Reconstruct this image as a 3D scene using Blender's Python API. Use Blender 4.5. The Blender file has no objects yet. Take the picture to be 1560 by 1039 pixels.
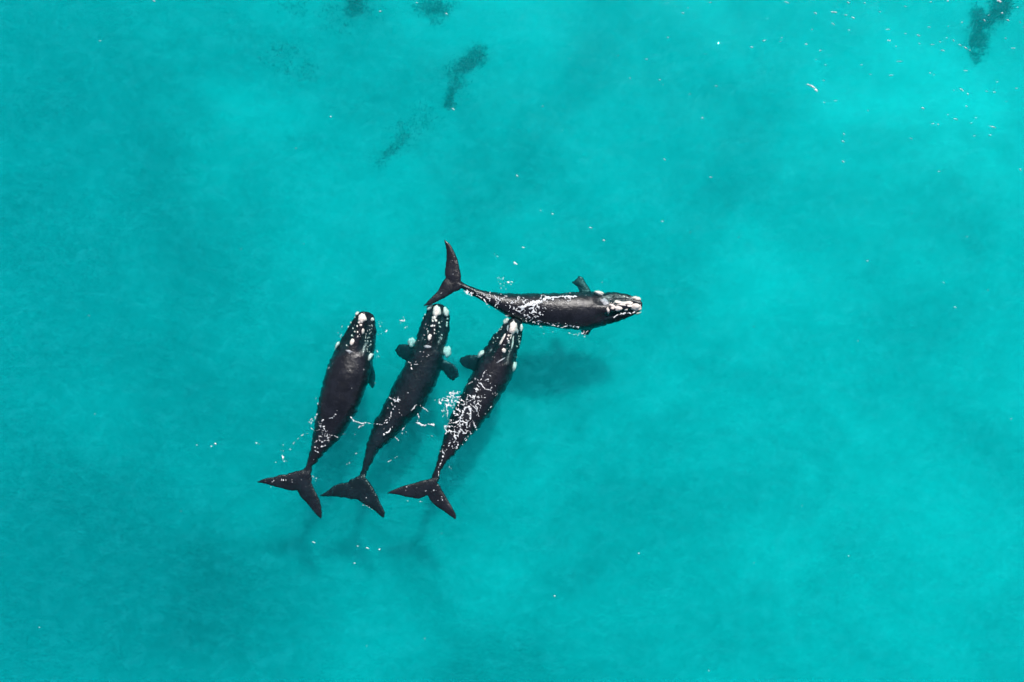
import bpy, bmesh, math, random
import numpy as np
from mathutils import Vector
from mathutils.bvhtree import BVHTree

random.seed(4)
rng = np.random.default_rng(11)
scene = bpy.context.scene
COL = scene.collection

# ------------------------------------------------------------------ camera, sky, sun, exposure
PX = 0.045                      # metres of sea surface per photograph pixel
CAM_H = 60.0
W_M = 1560 * PX
cam_data = bpy.data.cameras.new('camera')
cam = bpy.data.objects.new('camera', cam_data)
COL.objects.link(cam)
cam.location = (0, 0, CAM_H)
cam.rotation_euler = (0, 0, 0)
cam_data.sensor_width = 36.0
cam_data.lens = 36.0 * CAM_H / W_M
cam_data.clip_start = 0.5
cam_data.clip_end = 6000
scene.camera = cam

SUN_EL = math.radians(49)
SUN_DIR = Vector((0.32, 1.0, 0)).normalized() * math.cos(SUN_EL) + Vector((0, 0, math.sin(SUN_EL)))
world = bpy.data.worlds.new('World')
scene.world = world
world.use_nodes = True
wn = world.node_tree
sky = wn.nodes.new('ShaderNodeTexSky')
sky.sky_type = 'NISHITA'
sky.sun_disc = False
sky.sun_elevation = SUN_EL
sky.sun_rotation = math.atan2(SUN_DIR.x, SUN_DIR.y)
sky.dust_density = 2.0
wn.nodes['Background'].inputs['Strength'].default_value = 0.08
wn.links.new(sky.outputs[0], wn.nodes['Background'].inputs['Color'])

sun_data = bpy.data.lights.new('sun', 'SUN')
sun_data.energy = 4.8
sun_data.angle = math.radians(5.0)
sun_data.color = (1.0, 0.97, 0.93)
sun = bpy.data.objects.new('sun', sun_data)
COL.objects.link(sun)
sun.rotation_euler = SUN_DIR.to_track_quat('Z', 'Y').to_euler()

scene.view_settings.view_transform = 'Standard'
scene.view_settings.look = 'None'
scene.view_settings.exposure = 0.0
scene.view_settings.gamma = 1.0
scene.view_settings.use_curve_mapping = False
cy = scene.cycles
cy.use_denoising = True
cy.use_adaptive_sampling = True
cy.adaptive_threshold = 0.04
cy.adaptive_min_samples = 20
cy.max_bounces = 4
cy.volume_bounces = 2
cy.diffuse_bounces = 1
cy.glossy_bounces = 1
cy.transmission_bounces = 0
cy.transparent_max_bounces = 16
cy.sample_clamp_indirect = 3.0
cy.caustics_reflective = False
cy.caustics_refractive = False


def P(px, py, z=0.0):
    """photograph pixel on the sea surface -> metres"""
    return Vector(((px - 780.0) * PX, (519.5 - py) * PX, z))


def zoomer(x0, y0, s):
    return lambda zx, zy: (x0 + zx / s, y0 + zy / s)


Z1 = zoomer(470, 460, 5.19)
Z2 = zoomer(380, 620, 5.773)
Z3 = zoomer(570, 450, 5.19)
Z4 = zoomer(680, 470, 5.19)
Z5 = zoomer(570, 620, 5.773)
Z6 = zoomer(640, 350, 6.494)
Z7 = zoomer(800, 400, 7.8)
ZR = zoomer(1160, 0, 3.9)

# ------------------------------------------------------------------ noise (numpy)


def _hash(ix, iy, seed):
    h = (ix.astype(np.int64) * 374761393 + iy.astype(np.int64) * 668265263 + seed * 982451653) & 0x7fffffff
    h = ((h ^ (h >> 13)) * 1274126177) & 0x7fffffff
    h = ((h ^ (h >> 16)) * 1103515245) & 0x7fffffff
    return (h & 0xffff) / 65535.0


def vnoise(x, y, seed=0):
    x = np.asarray(x, float)
    y = np.asarray(y, float)
    ix, iy = np.floor(x), np.floor(y)
    fx, fy = x - ix, y - iy
    fx = fx * fx * (3 - 2 * fx)
    fy = fy * fy * (3 - 2 * fy)
    a, b = _hash(ix, iy, seed), _hash(ix + 1, iy, seed)
    c, d = _hash(ix, iy + 1, seed), _hash(ix + 1, iy + 1, seed)
    return (a * (1 - fx) + b * fx) * (1 - fy) + (c * (1 - fx) + d * fx) * fy


def fbm(x, y, octaves=4, seed=0):
    t, amp, tot = 0, 1.0, 0
    for o in range(octaves):
        t = t + amp * vnoise(x * 2 ** o + o * 17.3, y * 2 ** o - o * 9.1, seed + o)
        tot += amp
        amp *= 0.5
    return t / tot


def worley_web(x, y, seed=0):
    """F2 - F1 of a jittered lattice: near 0 on the lines of a foam web"""
    ix, iy = np.floor(x), np.floor(y)
    f1 = np.full(np.shape(x), 9.0)
    f2 = np.full(np.shape(x), 9.0)
    for dx in (-1, 0, 1):
        for dy in (-1, 0, 1):
            cx, cy_ = ix + dx, iy + dy
            d = np.hypot(cx + _hash(cx, cy_, seed) - x, cy_ + _hash(cx, cy_, seed + 7) - y)
            f2 = np.where(d < f1, f1, np.minimum(f2, d))
            f1 = np.minimum(f1, d)
    return f2 - f1


def waves(x, y):
    z = 0.030 * np.sin(0.55 * x + 0.9 * y + 1.0) + 0.022 * np.sin(-0.8 * x + 1.6 * y + 0.3)
    return z + 0.04 * (fbm(x * 0.5, y * 0.7, 3, 21) - 0.5) + 0.012 * (vnoise(x * 1.6, y * 2.2, 31) - 0.5)

# ------------------------------------------------------------------ material helpers


def new_mat(name):
    m = bpy.data.materials.new(name)
    m.use_nodes = True
    m.node_tree.nodes.clear()
    return m, m.node_tree


def node(nt, kind, **kw):
    n = nt.nodes.new(kind)
    for k, v in kw.items():
        if k in n.inputs:
            n.inputs[k].default_value = v
        else:
            setattr(n, k, v)
    return n


def mat_water_volume():
    m, nt = new_mat('sea_water')
    out = node(nt, 'ShaderNodeOutputMaterial')
    sc = node(nt, 'ShaderNodeVolumeScatter', Color=(0.01, 0.965, 1.0, 1), Density=0.105, Anisotropy=0.52)
    ab = node(nt, 'ShaderNodeVolumeAbsorption', Color=(0.0, 0.965, 0.979, 1), Density=0.60)
    ad = node(nt, 'ShaderNodeAddShader')
    nt.links.new(sc.outputs[0], ad.inputs[0])
    nt.links.new(ab.outputs[0], ad.inputs[1])
    nt.links.new(ad.outputs[0], out.inputs['Volume'])
    return m


def mat_water_surface():
    m, nt = new_mat('water_surface')
    out = node(nt, 'ShaderNodeOutputMaterial')
    tc = node(nt, 'ShaderNodeTexCoord')
    mp = node(nt, 'ShaderNodeMapping')
    mp.inputs['Scale'].default_value = (0.75, 1.25, 1.0)
    mp.inputs['Rotation'].default_value = (0, 0, math.radians(14))
    nt.links.new(tc.outputs['Object'], mp.inputs[0])
    n1 = node(nt, 'ShaderNodeTexNoise', Scale=1.1, Detail=4.0, Roughness=0.66, Distortion=0.6)
    n2 = node(nt, 'ShaderNodeTexNoise', Scale=4.5, Detail=2.0, Roughness=0.6)
    for n in (n1, n2):
        nt.links.new(mp.outputs[0], n.inputs['Vector'])
    ad = node(nt, 'ShaderNodeMath', operation='MULTIPLY_ADD')
    ad.inputs[1].default_value = 0.22
    nt.links.new(n2.outputs['Fac'], ad.inputs[0])
    nt.links.new(n1.outputs['Fac'], ad.inputs[2])
    bp = node(nt, 'ShaderNodeBump', Strength=1.0, Distance=0.035)
    nt.links.new(ad.outputs[0], bp.inputs['Height'])
    fr = node(nt, 'ShaderNodeFresnel', IOR=1.33)
    nt.links.new(bp.outputs[0], fr.inputs['Normal'])
    gl = node(nt, 'ShaderNodeBsdfGlossy', Color=(0.45, 0.9, 1, 1), Roughness=0.02)
    nt.links.new(bp.outputs[0], gl.inputs['Normal'])
    tr = node(nt, 'ShaderNodeBsdfTransparent', Color=(1, 1, 1, 1))
    mx = node(nt, 'ShaderNodeMixShader')
    nt.links.new(fr.outputs[0], mx.inputs[0])
    nt.links.new(tr.outputs[0], mx.inputs[1])
    nt.links.new(gl.outputs[0], mx.inputs[2])
    # sky reflections in the ripples, painted on as pale diffuse streaks and grain
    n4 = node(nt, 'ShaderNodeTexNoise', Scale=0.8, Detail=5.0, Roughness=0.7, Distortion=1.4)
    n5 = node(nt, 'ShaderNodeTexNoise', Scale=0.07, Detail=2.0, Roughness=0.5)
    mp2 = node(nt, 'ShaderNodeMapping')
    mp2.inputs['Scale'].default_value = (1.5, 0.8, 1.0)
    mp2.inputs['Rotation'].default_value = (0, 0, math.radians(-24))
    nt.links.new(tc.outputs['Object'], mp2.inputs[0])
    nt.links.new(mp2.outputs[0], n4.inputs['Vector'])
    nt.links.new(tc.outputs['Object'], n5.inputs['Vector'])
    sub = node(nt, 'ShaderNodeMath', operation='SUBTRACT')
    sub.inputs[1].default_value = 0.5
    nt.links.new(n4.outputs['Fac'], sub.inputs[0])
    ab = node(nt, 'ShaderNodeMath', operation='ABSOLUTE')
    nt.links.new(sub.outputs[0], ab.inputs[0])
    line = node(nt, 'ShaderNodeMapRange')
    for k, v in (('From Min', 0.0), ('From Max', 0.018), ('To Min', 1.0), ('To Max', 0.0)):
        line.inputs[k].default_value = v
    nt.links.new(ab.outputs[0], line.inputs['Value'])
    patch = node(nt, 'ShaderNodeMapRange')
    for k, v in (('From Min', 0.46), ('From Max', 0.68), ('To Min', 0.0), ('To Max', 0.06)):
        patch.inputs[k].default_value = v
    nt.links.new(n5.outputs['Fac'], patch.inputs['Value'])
    # the painted ripple reflections grow stronger on one side
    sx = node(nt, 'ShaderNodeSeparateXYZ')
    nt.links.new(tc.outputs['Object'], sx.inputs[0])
    side_sheen = node(nt, 'ShaderNodeMapRange')
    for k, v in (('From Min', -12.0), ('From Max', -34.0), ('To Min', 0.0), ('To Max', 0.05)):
        side_sheen.inputs[k].default_value = v
    nt.links.new(sx.outputs['X'], side_sheen.inputs['Value'])
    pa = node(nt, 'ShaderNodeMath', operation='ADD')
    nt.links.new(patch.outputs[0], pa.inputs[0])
    nt.links.new(side_sheen.outputs[0], pa.inputs[1])
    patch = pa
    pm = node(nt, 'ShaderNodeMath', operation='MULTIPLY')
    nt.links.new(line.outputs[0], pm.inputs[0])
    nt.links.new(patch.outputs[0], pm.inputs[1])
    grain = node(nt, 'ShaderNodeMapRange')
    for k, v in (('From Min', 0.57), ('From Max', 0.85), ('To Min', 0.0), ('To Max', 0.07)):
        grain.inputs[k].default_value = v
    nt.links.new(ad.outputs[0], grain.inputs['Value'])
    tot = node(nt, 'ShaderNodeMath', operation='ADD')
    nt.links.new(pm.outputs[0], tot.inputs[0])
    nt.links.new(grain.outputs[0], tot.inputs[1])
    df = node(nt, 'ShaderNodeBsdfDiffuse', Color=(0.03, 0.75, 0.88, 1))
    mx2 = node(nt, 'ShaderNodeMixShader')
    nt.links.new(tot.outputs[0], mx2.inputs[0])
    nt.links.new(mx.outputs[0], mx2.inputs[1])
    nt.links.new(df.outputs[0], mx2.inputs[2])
    nt.links.new(mx2.outputs[0], out.inputs['Surface'])
    return m


def mat_sand():
    m, nt = new_mat('pale_sand')
    out = node(nt, 'ShaderNodeOutputMaterial')
    tc = node(nt, 'ShaderNodeTexCoord')
    bs = node(nt, 'ShaderNodeBsdfPrincipled', Roughness=0.95)
    bs.inputs['Specular IOR Level'].default_value = 0.1
    n1 = node(nt, 'ShaderNodeTexNoise', Scale=0.075, Detail=5.0, Roughness=0.58, Distortion=0.7)
    n2 = node(nt, 'ShaderNodeTexNoise', Scale=0.9, Detail=4.0, Roughness=0.6)
    for n in (n1, n2):
        nt.links.new(tc.outputs['Object'], n.inputs['Vector'])
    mx = node(nt, 'ShaderNodeMath', operation='MULTIPLY_ADD')
    mx.inputs[1].default_value = 0.22
    nt.links.new(n2.outputs['Fac'], mx.inputs[0])
    nt.links.new(n1.outputs['Fac'], mx.inputs[2])
    cr = node(nt, 'ShaderNodeValToRGB')
    e = cr.color_ramp.elements
    e[0].position, e[0].color = 0.38, (0.46, 0.47, 0.44, 1)
    e[1].position, e[1].color = 0.80, (0.88, 0.88, 0.80, 1)
    nt.links.new(mx.outputs[0], cr.inputs[0])
    nt.links.new(cr.outputs[0], bs.inputs['Base Color'])
    nt.links.new(bs.outputs[0], out.inputs['Surface'])
    return m


def mat_skin():
    m, nt = new_mat('whale_skin')
    out = node(nt, 'ShaderNodeOutputMaterial')
    tc = node(nt, 'ShaderNodeTexCoord')
    bs = node(nt, 'ShaderNodeBsdfPrincipled', Roughness=0.3)
    bs.inputs['Specular IOR Level'].default_value = 0.5
    n1 = node(nt, 'ShaderNodeTexNoise', Scale=1.3, Detail=6.0, Roughness=0.65)
    n2 = node(nt, 'ShaderNodeTexNoise', Scale=5.0, Detail=5.0, Roughness=0.72)
    n3 = node(nt, 'ShaderNodeTexNoise', Scale=2.2, Detail=3.0)
    for n in (n1, n2, n3):
        nt.links.new(tc.outputs['Object'], n.inputs['Vector'])
    cr = node(nt, 'ShaderNodeValToRGB')
    e = cr.color_ramp.elements
    e[0].position, e[0].color = 0.35, (0.007, 0.008, 0.011, 1)
    e[1].position, e[1].color = 0.75, (0.018, 0.020, 0.029, 1)
    nt.links.new(n1.outputs['Fac'], cr.inputs[0])
    nt.links.new(cr.outputs[0], bs.inputs['Base Color'])
    mr = node(nt, 'ShaderNodeMapRange')
    mr.inputs['To Min'].default_value = 0.12
    mr.inputs['To Max'].default_value = 0.34
    nt.links.new(n3.outputs['Fac'], mr.inputs['Value'])
    nt.links.new(mr.outputs[0], bs.inputs['Roughness'])
    bp = node(nt, 'ShaderNodeBump', Strength=0.8, Distance=0.045)
    nt.links.new(n2.outputs['Fac'], bp.inputs['Height'])
    nt.links.new(bp.outputs[0], bs.inputs['Normal'])
    nt.links.new(bs.outputs[0], out.inputs['Surface'])
    return m


def mat_simple(name, c0, c1, scale, rough, bump=0.0):
    m, nt = new_mat(name)
    out = node(nt, 'ShaderNodeOutputMaterial')
    tc = node(nt, 'ShaderNodeTexCoord')
    bs = node(nt, 'ShaderNodeBsdfPrincipled', Roughness=rough)
    n1 = node(nt, 'ShaderNodeTexNoise', Scale=scale, Detail=4.0, Roughness=0.65)
    nt.links.new(tc.outputs['Object'], n1.inputs['Vector'])
    cr = node(nt, 'ShaderNodeValToRGB')
    e = cr.color_ramp.elements
    e[0].position, e[0].color = 0.33, (*c0, 1)
    e[1].position, e[1].color = 0.62, (*c1, 1)
    nt.links.new(n1.outputs['Fac'], cr.inputs[0])
    nt.links.new(cr.outputs[0], bs.inputs['Base Color'])
    if bump:
        bp = node(nt, 'ShaderNodeBump', Strength=0.8, Distance=bump)
        nt.links.new(n1.outputs['Fac'], bp.inputs['Height'])
        nt.links.new(bp.outputs[0], bs.inputs['Normal'])
    nt.links.new(bs.outputs[0], out.inputs['Surface'])
    return m


M_VOL = mat_water_volume()
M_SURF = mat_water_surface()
M_SAND = mat_sand()
M_SKIN = mat_skin()
M_CALL = mat_simple('callosity', (0.60, 0.52, 0.47), (0.90, 0.84, 0.78), 9.0, 0.8, 0.02)
M_CALL_GREY = mat_simple('grey_callosity', (0.20, 0.21, 0.24), (0.46, 0.47, 0.50), 9.0, 0.7, 0.02)
M_FOAM = mat_simple('foam', (0.42, 0.48, 0.54), (0.86, 0.87, 0.88), 5.0, 0.6)
M_GRASS = mat_simple('seagrass', (0.03, 0.08, 0.08), (0.05, 0.11, 0.11), 2.0, 0.7)


def add_obj(name, mesh, mat, parent=None, smooth=True):
    o = bpy.data.objects.new(name, mesh)
    COL.objects.link(o)
    if mat and not mesh.materials:
        mesh.materials.append(mat)
    if smooth and len(mesh.polygons):
        mesh.polygons.foreach_set('use_smooth', np.ones(len(mesh.polygons), bool))
    if parent:
        o.parent = parent
    return o


def mesh_np(name, verts, faces):
    me = bpy.data.meshes.new(name)
    me.from_pydata([tuple(v) for v in verts], [], [tuple(int(i) for i in f) for f in faces])
    me.update()
    return me

# ------------------------------------------------------------------ seabed


def axis(lo, hi, fine, far=1500, n_far=14):
    g = np.geomspace(1, far, n_far)
    core = np.arange(lo, hi + 1e-6, fine)
    return np.concatenate([lo - g[::-1] * 1.0, core, hi + g])


def grid_faces(nx, ny, keep=None):
    i = np.arange((nx - 1) * (ny - 1))
    r, c = i // (nx - 1), i % (nx - 1)
    a = r * nx + c
    f = np.stack([a, a + 1, a + nx + 1, a + nx], 1)
    return f if keep is None else f[keep]


# sandbars and hollows (pixel, pixel, radius in pixels, metres)
BARS = [(60, 970, 190, -2.0), (240, 900, 110, -0.9), (140, 210, 130, -1.3), (20, 420, 150, -1.0), (310, 230, 130, 1.5), (240, 40, 90, 0.8), (110, 700, 80, 0.7),
        (1420, 240, 170, 0.8), (1290, 720, 120, 0.5), (1150, 870, 120, 0.4), (330, 820, 90, 0.5), (700, 900, 120, 0.3), (960, 300, 110, -0.5), (400, 110, 60, -0.6), (1520, 860, 160, 0.6), (1540, 620, 60, 0.5), (1100, 420, 90, 0.4)]


def seabed_z(x, y):
    base = -6.5 + 1.6 * np.tanh(x / 30.0)                     # shoals towards the right
    base = base + 0.4 * np.tanh(y / 20.0)
    for px, py, r, a in BARS:
        c = P(px, py)
        base = base + a * np.exp(-((x / 1.1 - c.x) ** 2 + (y / 1.1 - c.y) ** 2) / (r * PX) ** 2)
    base = base + 1.5 * (fbm(x * 0.05 + 3, y * 0.05, 3, 51) - 0.5)
    return base + 0.22 * (fbm(x * 0.5, y * 0.5, 3, 57) - 0.5)


gx, gy = axis(-45, 45, 0.6), axis(-32, 32, 0.6)
X, Y = np.meshgrid(gx, gy)
V = np.stack([X.ravel(), Y.ravel(), seabed_z(X, Y).ravel()], 1)
seabed = add_obj('seabed', mesh_np('seabed', V, grid_faces(len(gx), len(gy))), M_SAND)
seabed['kind'] = 'structure'

# ------------------------------------------------------------------ whale bodies


def catmull(pts, n):
    pts = np.asarray(pts, float)
    seg = np.linalg.norm(np.diff(pts, axis=0), axis=1)
    t = np.concatenate([[0], np.cumsum(np.maximum(seg, 1e-6))])
    q = np.linspace(0, t[-1], n)
    m = np.gradient(pts, t, axis=0)
    k = np.clip(np.searchsorted(t, q, side='right') - 1, 0, len(t) - 2)
    h = (t[k + 1] - t[k])[:, None]
    u = ((q - t[k])[:, None]) / h
    p0, p1, m0, m1 = pts[k], pts[k + 1], m[k] * h, m[k + 1] * h
    return (2 * u**3 - 3 * u**2 + 1) * p0 + (u**3 - 2 * u**2 + u) * m0 + (-2 * u**3 + 3 * u**2) * p1 + (u**3 - u**2) * m1


def interp(keys, s):
    k = np.array(keys, float)
    x = np.interp(s, k[:, 0], k[:, 1])
    return x


class Bag:
    def __init__(self):
        self.v, self.f = [], []

    def rings(self, rings, cap0=None, cap1=None):
        n = len(rings[0])
        b = len(self.v)
        for r in rings:
            self.v.extend([tuple(p) for p in r])
        for k in range(len(rings) - 1):
            for j in range(n):
                a, c = b + k * n + j, b + k * n + (j + 1) % n
                self.f.append((a, c, c + n, a + n))
        for ring, centre, flip in ((0, cap0, True), (len(rings) - 1, cap1, False)):
            ci = len(self.v)
            p = np.mean(rings[ring], axis=0) if centre is None else np.array(centre)
            self.v.append(tuple(p))
            for j in range(n):
                a, c = b + ring * n + j, b + ring * n + (j + 1) % n
                self.f.append((c, a, ci) if flip else (a, c, ci))


def body_loft(bag, tip, sections, ztop, hratio, notch, fluke_z):
    """sections: (left, right) outline points in photograph pixels, nose to tail stock"""
    S = [[*P(*a)[:2], *P(*b)[:2]] for a, b in sections]
    S = catmull(S, 96)
    mid = (S[:, :2] + S[:, 2:]) / 2
    half = (S[:, 2:] - S[:, :2]) / 2
    d = np.concatenate([[0], np.cumsum(np.linalg.norm(np.diff(mid, axis=0), axis=1))])
    s = d / d[-1]
    zt = interp(ztop, s)
    hr = interp(hratio, s)
    ker = np.exp(-np.linspace(-2, 2, 15) ** 2)
    ker /= ker.sum()
    pad = np.concatenate([np.full(7, zt[0]), zt, np.full(7, zt[-1])])
    zt = np.convolve(pad, ker, 'valid')
    # the tail stock runs out into the flukes
    t = mid[-1] - mid[-4]
    t /= np.linalg.norm(t)
    end = np.array(P(*notch)[:2])
    h0 = half[-1]
    for k in (0.25, 0.5, 0.75, 0.95):
        mid = np.vstack([mid, mid[95] * (1 - k) + end * k])
        half = np.vstack([half, h0 * (1 - 0.72 * k)])
        zt = np.append(zt, zt[95] * (1 - k) + (fluke_z + 0.06) * k)
        hr = np.append(hr, hr[95] * (1 - 0.45 * k))
        s = np.append(s, 1.0)
    NA = 40
    rings = []
    for i in range(len(s)):
        w = np.linalg.norm(half[i])
        h = w * hr[i]
        zc = zt[i] - h
        head = np.clip((0.27 - s[i]) / 0.10, 0, 1)
        ring = []
        for k in range(NA):
            a = 2 * math.pi * k / NA
            ca, sa = math.cos(a), math.sin(a)
            e = 0.92
            u = math.copysign(abs(ca) ** e, ca)
            v = math.copysign(abs(sa) ** e, sa)
            z = zc + h * v
            if sa > 0 and head > 0:                       # narrow arched rostrum between lower, wide lips
                ridge = math.exp(-(u / 0.33) ** 4)
                z -= head * h * 0.34 * (1 - ridge) * max(0, 1 - (abs(u) ** 6))
                z -= head * h * 0.14 * math.exp(-((abs(u) - 0.42) / 0.10) ** 2)
            ring.append((mid[i, 0] + half[i, 0] * u, mid[i, 1] + half[i, 1] * u, z))
        rings.append(np.array(ring))
    t0 = P(*tip)
    bag.rings(rings, cap0=(t0.x, t0.y, rings[0][:, 2].mean()))
    return mid, s, zt


def lens_loft(bag, lead, trail, z0, z1, th, n=26, zmid=0.0):
    """a fluke lobe between its leading and its trailing edge (pixels, root to tip)"""
    L = catmull([P(*p)[:2] for p in lead], n)
    T = catmull([P(*p)[:2] for p in trail], n)
    rings = []
    for i in range(n):
        s = i / (n - 1)
        c = (L[i] + T[i]) / 2
        a = (L[i] - T[i]) / 2
        ln = np.linalg.norm(a)
        if ln < 0.05:
            a = a / max(ln, 1e-6) * 0.05
        z = z0 + (z1 - z0) * s ** 1.3 + zmid * math.sin(math.pi * s)
        t = th * (1 - 0.72 * s) + 0.03
        ring = []
        for k in range(16):
            g = 2 * math.pi * k / 16
            u = math.cos(g)
            v = math.sin(g) * (0.55 + 0.45 * (u * 0.5 + 0.5))
            p = c + a * u
            ring.append((p[0], p[1], z + t * v))
        rings.append(np.array(ring))
    bag.rings(rings)


def flipper_loft(bag, pts, chords, th=0.16, n=18):
    """paddle flipper: centre line points (px, py, z), chord half widths in pixels"""
    C = catmull([list(P(x, y, z)) for x, y, z in pts], n)
    q = np.linspace(0, 1, n)
    ch = np.interp(q, np.linspace(0, 1, len(chords)), chords) * np.sqrt(np.clip(1 - np.clip((q - 0.55) / 0.45, 0, 1) ** 2.2, 0.02, 1)) * PX
    rings = []
    for i in range(n):
        d = C[min(i + 1, n - 1)] - C[max(i - 1, 0)]
        side = np.array([-d[1], d[0], 0.0])
        side /= max(np.linalg.norm(side), 1e-6)
        up = np.cross(d, side)
        up /= max(np.linalg.norm(up), 1e-6)
        ring = []
        for k in range(14):
            g = 2 * math.pi * k / 14
            ring.append(C[i] + side * math.cos(g) * max(ch[i], 0.05) + up * math.sin(g) * (th * (1 - 0.6 * i / n)))
        rings.append(np.array(ring))
    bag.rings(rings)


def rows(zf, lst):
    return [(zf(l, y), zf(r, y)) for y, l, r in lst]


def cols(zf, lst):
    return [(zf(x, t), zf(x, b)) for x, t, b in lst]


WH = []
# whale at the outer side of the three, back well out of the water
WH.append(dict(
    label='black whale on the outside of the trio, smooth back broadly out of the water',
    tip=Z1(432, 70),
    sec=rows(Z1, [(78, 398, 470), (100, 368, 503), (150, 330, 516), (200, 300, 520), (250, 268, 520), (300, 236, 516), (350, 203, 508),
                  (400, 178, 500), (450, 155, 496), (550, 118, 478), (650, 90, 452), (750, 65, 410), (850, 45, 370), (950, 25, 320), (1039, 15, 265)])
    + rows(Z2, [(300, 525, 760), (400, 515, 660), (480, 495, 592), (530, 478, 548), (580, 468, 535)]),
    ztop=[(0, -0.02), (0.05, 0.10), (0.15, 0.12), (0.22, 0.10), (0.27, 0.20), (0.38, 0.42), (0.55, 0.40), (0.66, 0.16), (0.78, -0.02), (0.9, -0.08), (1, -0.16)],
    hr=[(0, 0.8), (0.2, 0.85), (0.5, 0.92), (0.8, 1.0), (1, 0.9)],
    flukes=[([Z2(*p) for p in [(535, 560), (470, 555), (350, 580), (200, 615), (100, 640), (62, 662)]],
             [Z2(*p) for p in [(500, 690), (410, 742), (340, 742), (270, 725), (160, 690), (62, 666)]], -0.22, -0.10),
            ([Z2(*p) for p in [(480, 560), (533, 590), (547, 680), (587, 760), (610, 805), (633, 900), (630, 985)]],
             [Z2(*p) for p in [(450, 680), (412, 742), (440, 790), (490, 850), (540, 910), (600, 970), (624, 988)]], -0.22, -0.14)],
    flip=[([(*Z1(440, 500), -1.3), (*Z1(466, 590), -1.6), (*Z1(468, 690), -1.9)], [8, 7, 5]),
          ([(*Z1(170, 500), -1.3), (*Z1(160, 600), -1.7), (*Z1(170, 690), -2.0)], [10, 10, 4])],
))
WH.append(dict(
    label='black whale in the middle of the trio, wholly under water with both flippers spread',
    tip=Z3(500, 58),
    sec=rows(Z3, [(66, 470, 528), (85, 432, 556), (110, 412, 575), (150, 390, 588), (200, 365, 592), (250, 345, 590), (300, 328, 582), (350, 315, 574),
                  (400, 300, 558), (450, 272, 550), (550, 225, 530), (600, 195, 515), (700, 140, 480), (800, 90, 425), (900, 40, 370), (960, 12, 330)])
    + rows(Z2, [(100, 1090, 1435), (200, 1055, 1340), (300, 1022, 1238), (400, 1003, 1118), (500, 985, 1068), (560, 970, 1030), (600, 962, 1018)]),
    ztop=[(0, -0.22), (0.05, -0.12), (0.15, -0.12), (0.25, -0.16), (0.4, -0.12), (0.6, -0.10), (0.8, -0.25), (1, -0.42)],
    hr=[(0, 0.8), (0.2, 0.85), (0.5, 0.9), (0.8, 1.0), (1, 0.9)],
    flukes=[([Z2(*p) for p in [(1010, 600), (950, 607), (860, 655), (760, 690), (680, 738), (603, 790)]],
             [Z2(*p) for p in [(1000, 780), (942, 828), (830, 817), (740, 806), (700, 805), (603, 796)]], -0.45, -0.50),
            ([Z2(*p) for p in [(970, 600), (1018, 632), (1062, 690), (1112, 770), (1152, 860), (1183, 930), (1172, 982)]],
             [Z2(*p) for p in [(960, 770), (945, 830), (990, 867), (1060, 905), (1100, 935), (1130, 960), (1163, 984)]], -0.45, -0.35)],
    fins=[([Z3(*p) for p in [(330, 410), (250, 388), (190, 386), (158, 408), (148, 440)]], [Z3(*p) for p in [(260, 560), (232, 520), (196, 502), (166, 478), (150, 446)]], -1.0, -1.25),
          ([Z3(*p) for p in [(490, 470), (560, 518), (612, 540), (650, 580), (664, 622), (650, 660), (622, 682)]], [Z3(*p) for p in [(470, 600), (530, 602), (556, 640), (582, 670), (612, 684)]], -1.0, -1.25)],
    flip=[],
))
WH.append(dict(
    label='black whale of the trio nosing the crossing whale, foam washing over its back',
    tip=Z4(535, 72),
    sec=rows(Z4, [(80, 498, 565), (100, 466, 592), (150, 428, 604), (200, 380, 601), (250, 342, 594), (300, 308, 581), (350, 275, 566),
                  (400, 252, 556), (450, 232, 550), (500, 202, 538), (550, 178, 515), (600, 152, 490), (700, 102, 432), (800, 52, 375), (880, 20, 325)])
    + rows(Z5, [(100, 665, 1000), (200, 625, 915), (300, 597, 815), (400, 570, 728), (500, 545, 630), (600, 512, 575), (640, 500, 568)]),
    ztop=[(0, -0.10), (0.05, 0.05), (0.15, 0.04), (0.22, -0.02), (0.3, 0.03), (0.45, 0.10), (0.6, 0.12), (0.75, 0.03), (0.9, 0.0), (1, -0.08)],
    hr=[(0, 0.8), (0.2, 0.85), (0.5, 0.9), (0.8, 1.0), (1, 0.9)],
    flukes=[([Z5(*p) for p in [(560, 620), (490, 630), (370, 660), (250, 695), (160, 730), (112, 757)]],
             [Z5(*p) for p in [(530, 740), (465, 785), (430, 803), (390, 813), (300, 800), (200, 777), (113, 762)]], -0.13, -0.08),
            ([Z5(*p) for p in [(510, 640), (566, 680), (602, 740), (652, 820), (692, 890), (722, 960), (718, 988)]],
             [Z5(*p) for p in [(500, 730), (466, 785), (482, 815), (510, 850), (590, 910), (670, 965), (710, 988)]], -0.13, -0.04)],
    fins=[([Z4(*p) for p in [(300, 380), (230, 364), (160, 366), (112, 386), (95, 420)]], [Z4(*p) for p in [(240, 515), (190, 492), (142, 476), (112, 452), (97, 426)]], -0.95, -1.2)],
    flip=[([(*Z4(470, 480), -1.4), (*Z4(470, 560), -1.8), (*Z4(455, 640), -2.1)], [9, 9, 5])],
))
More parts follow.
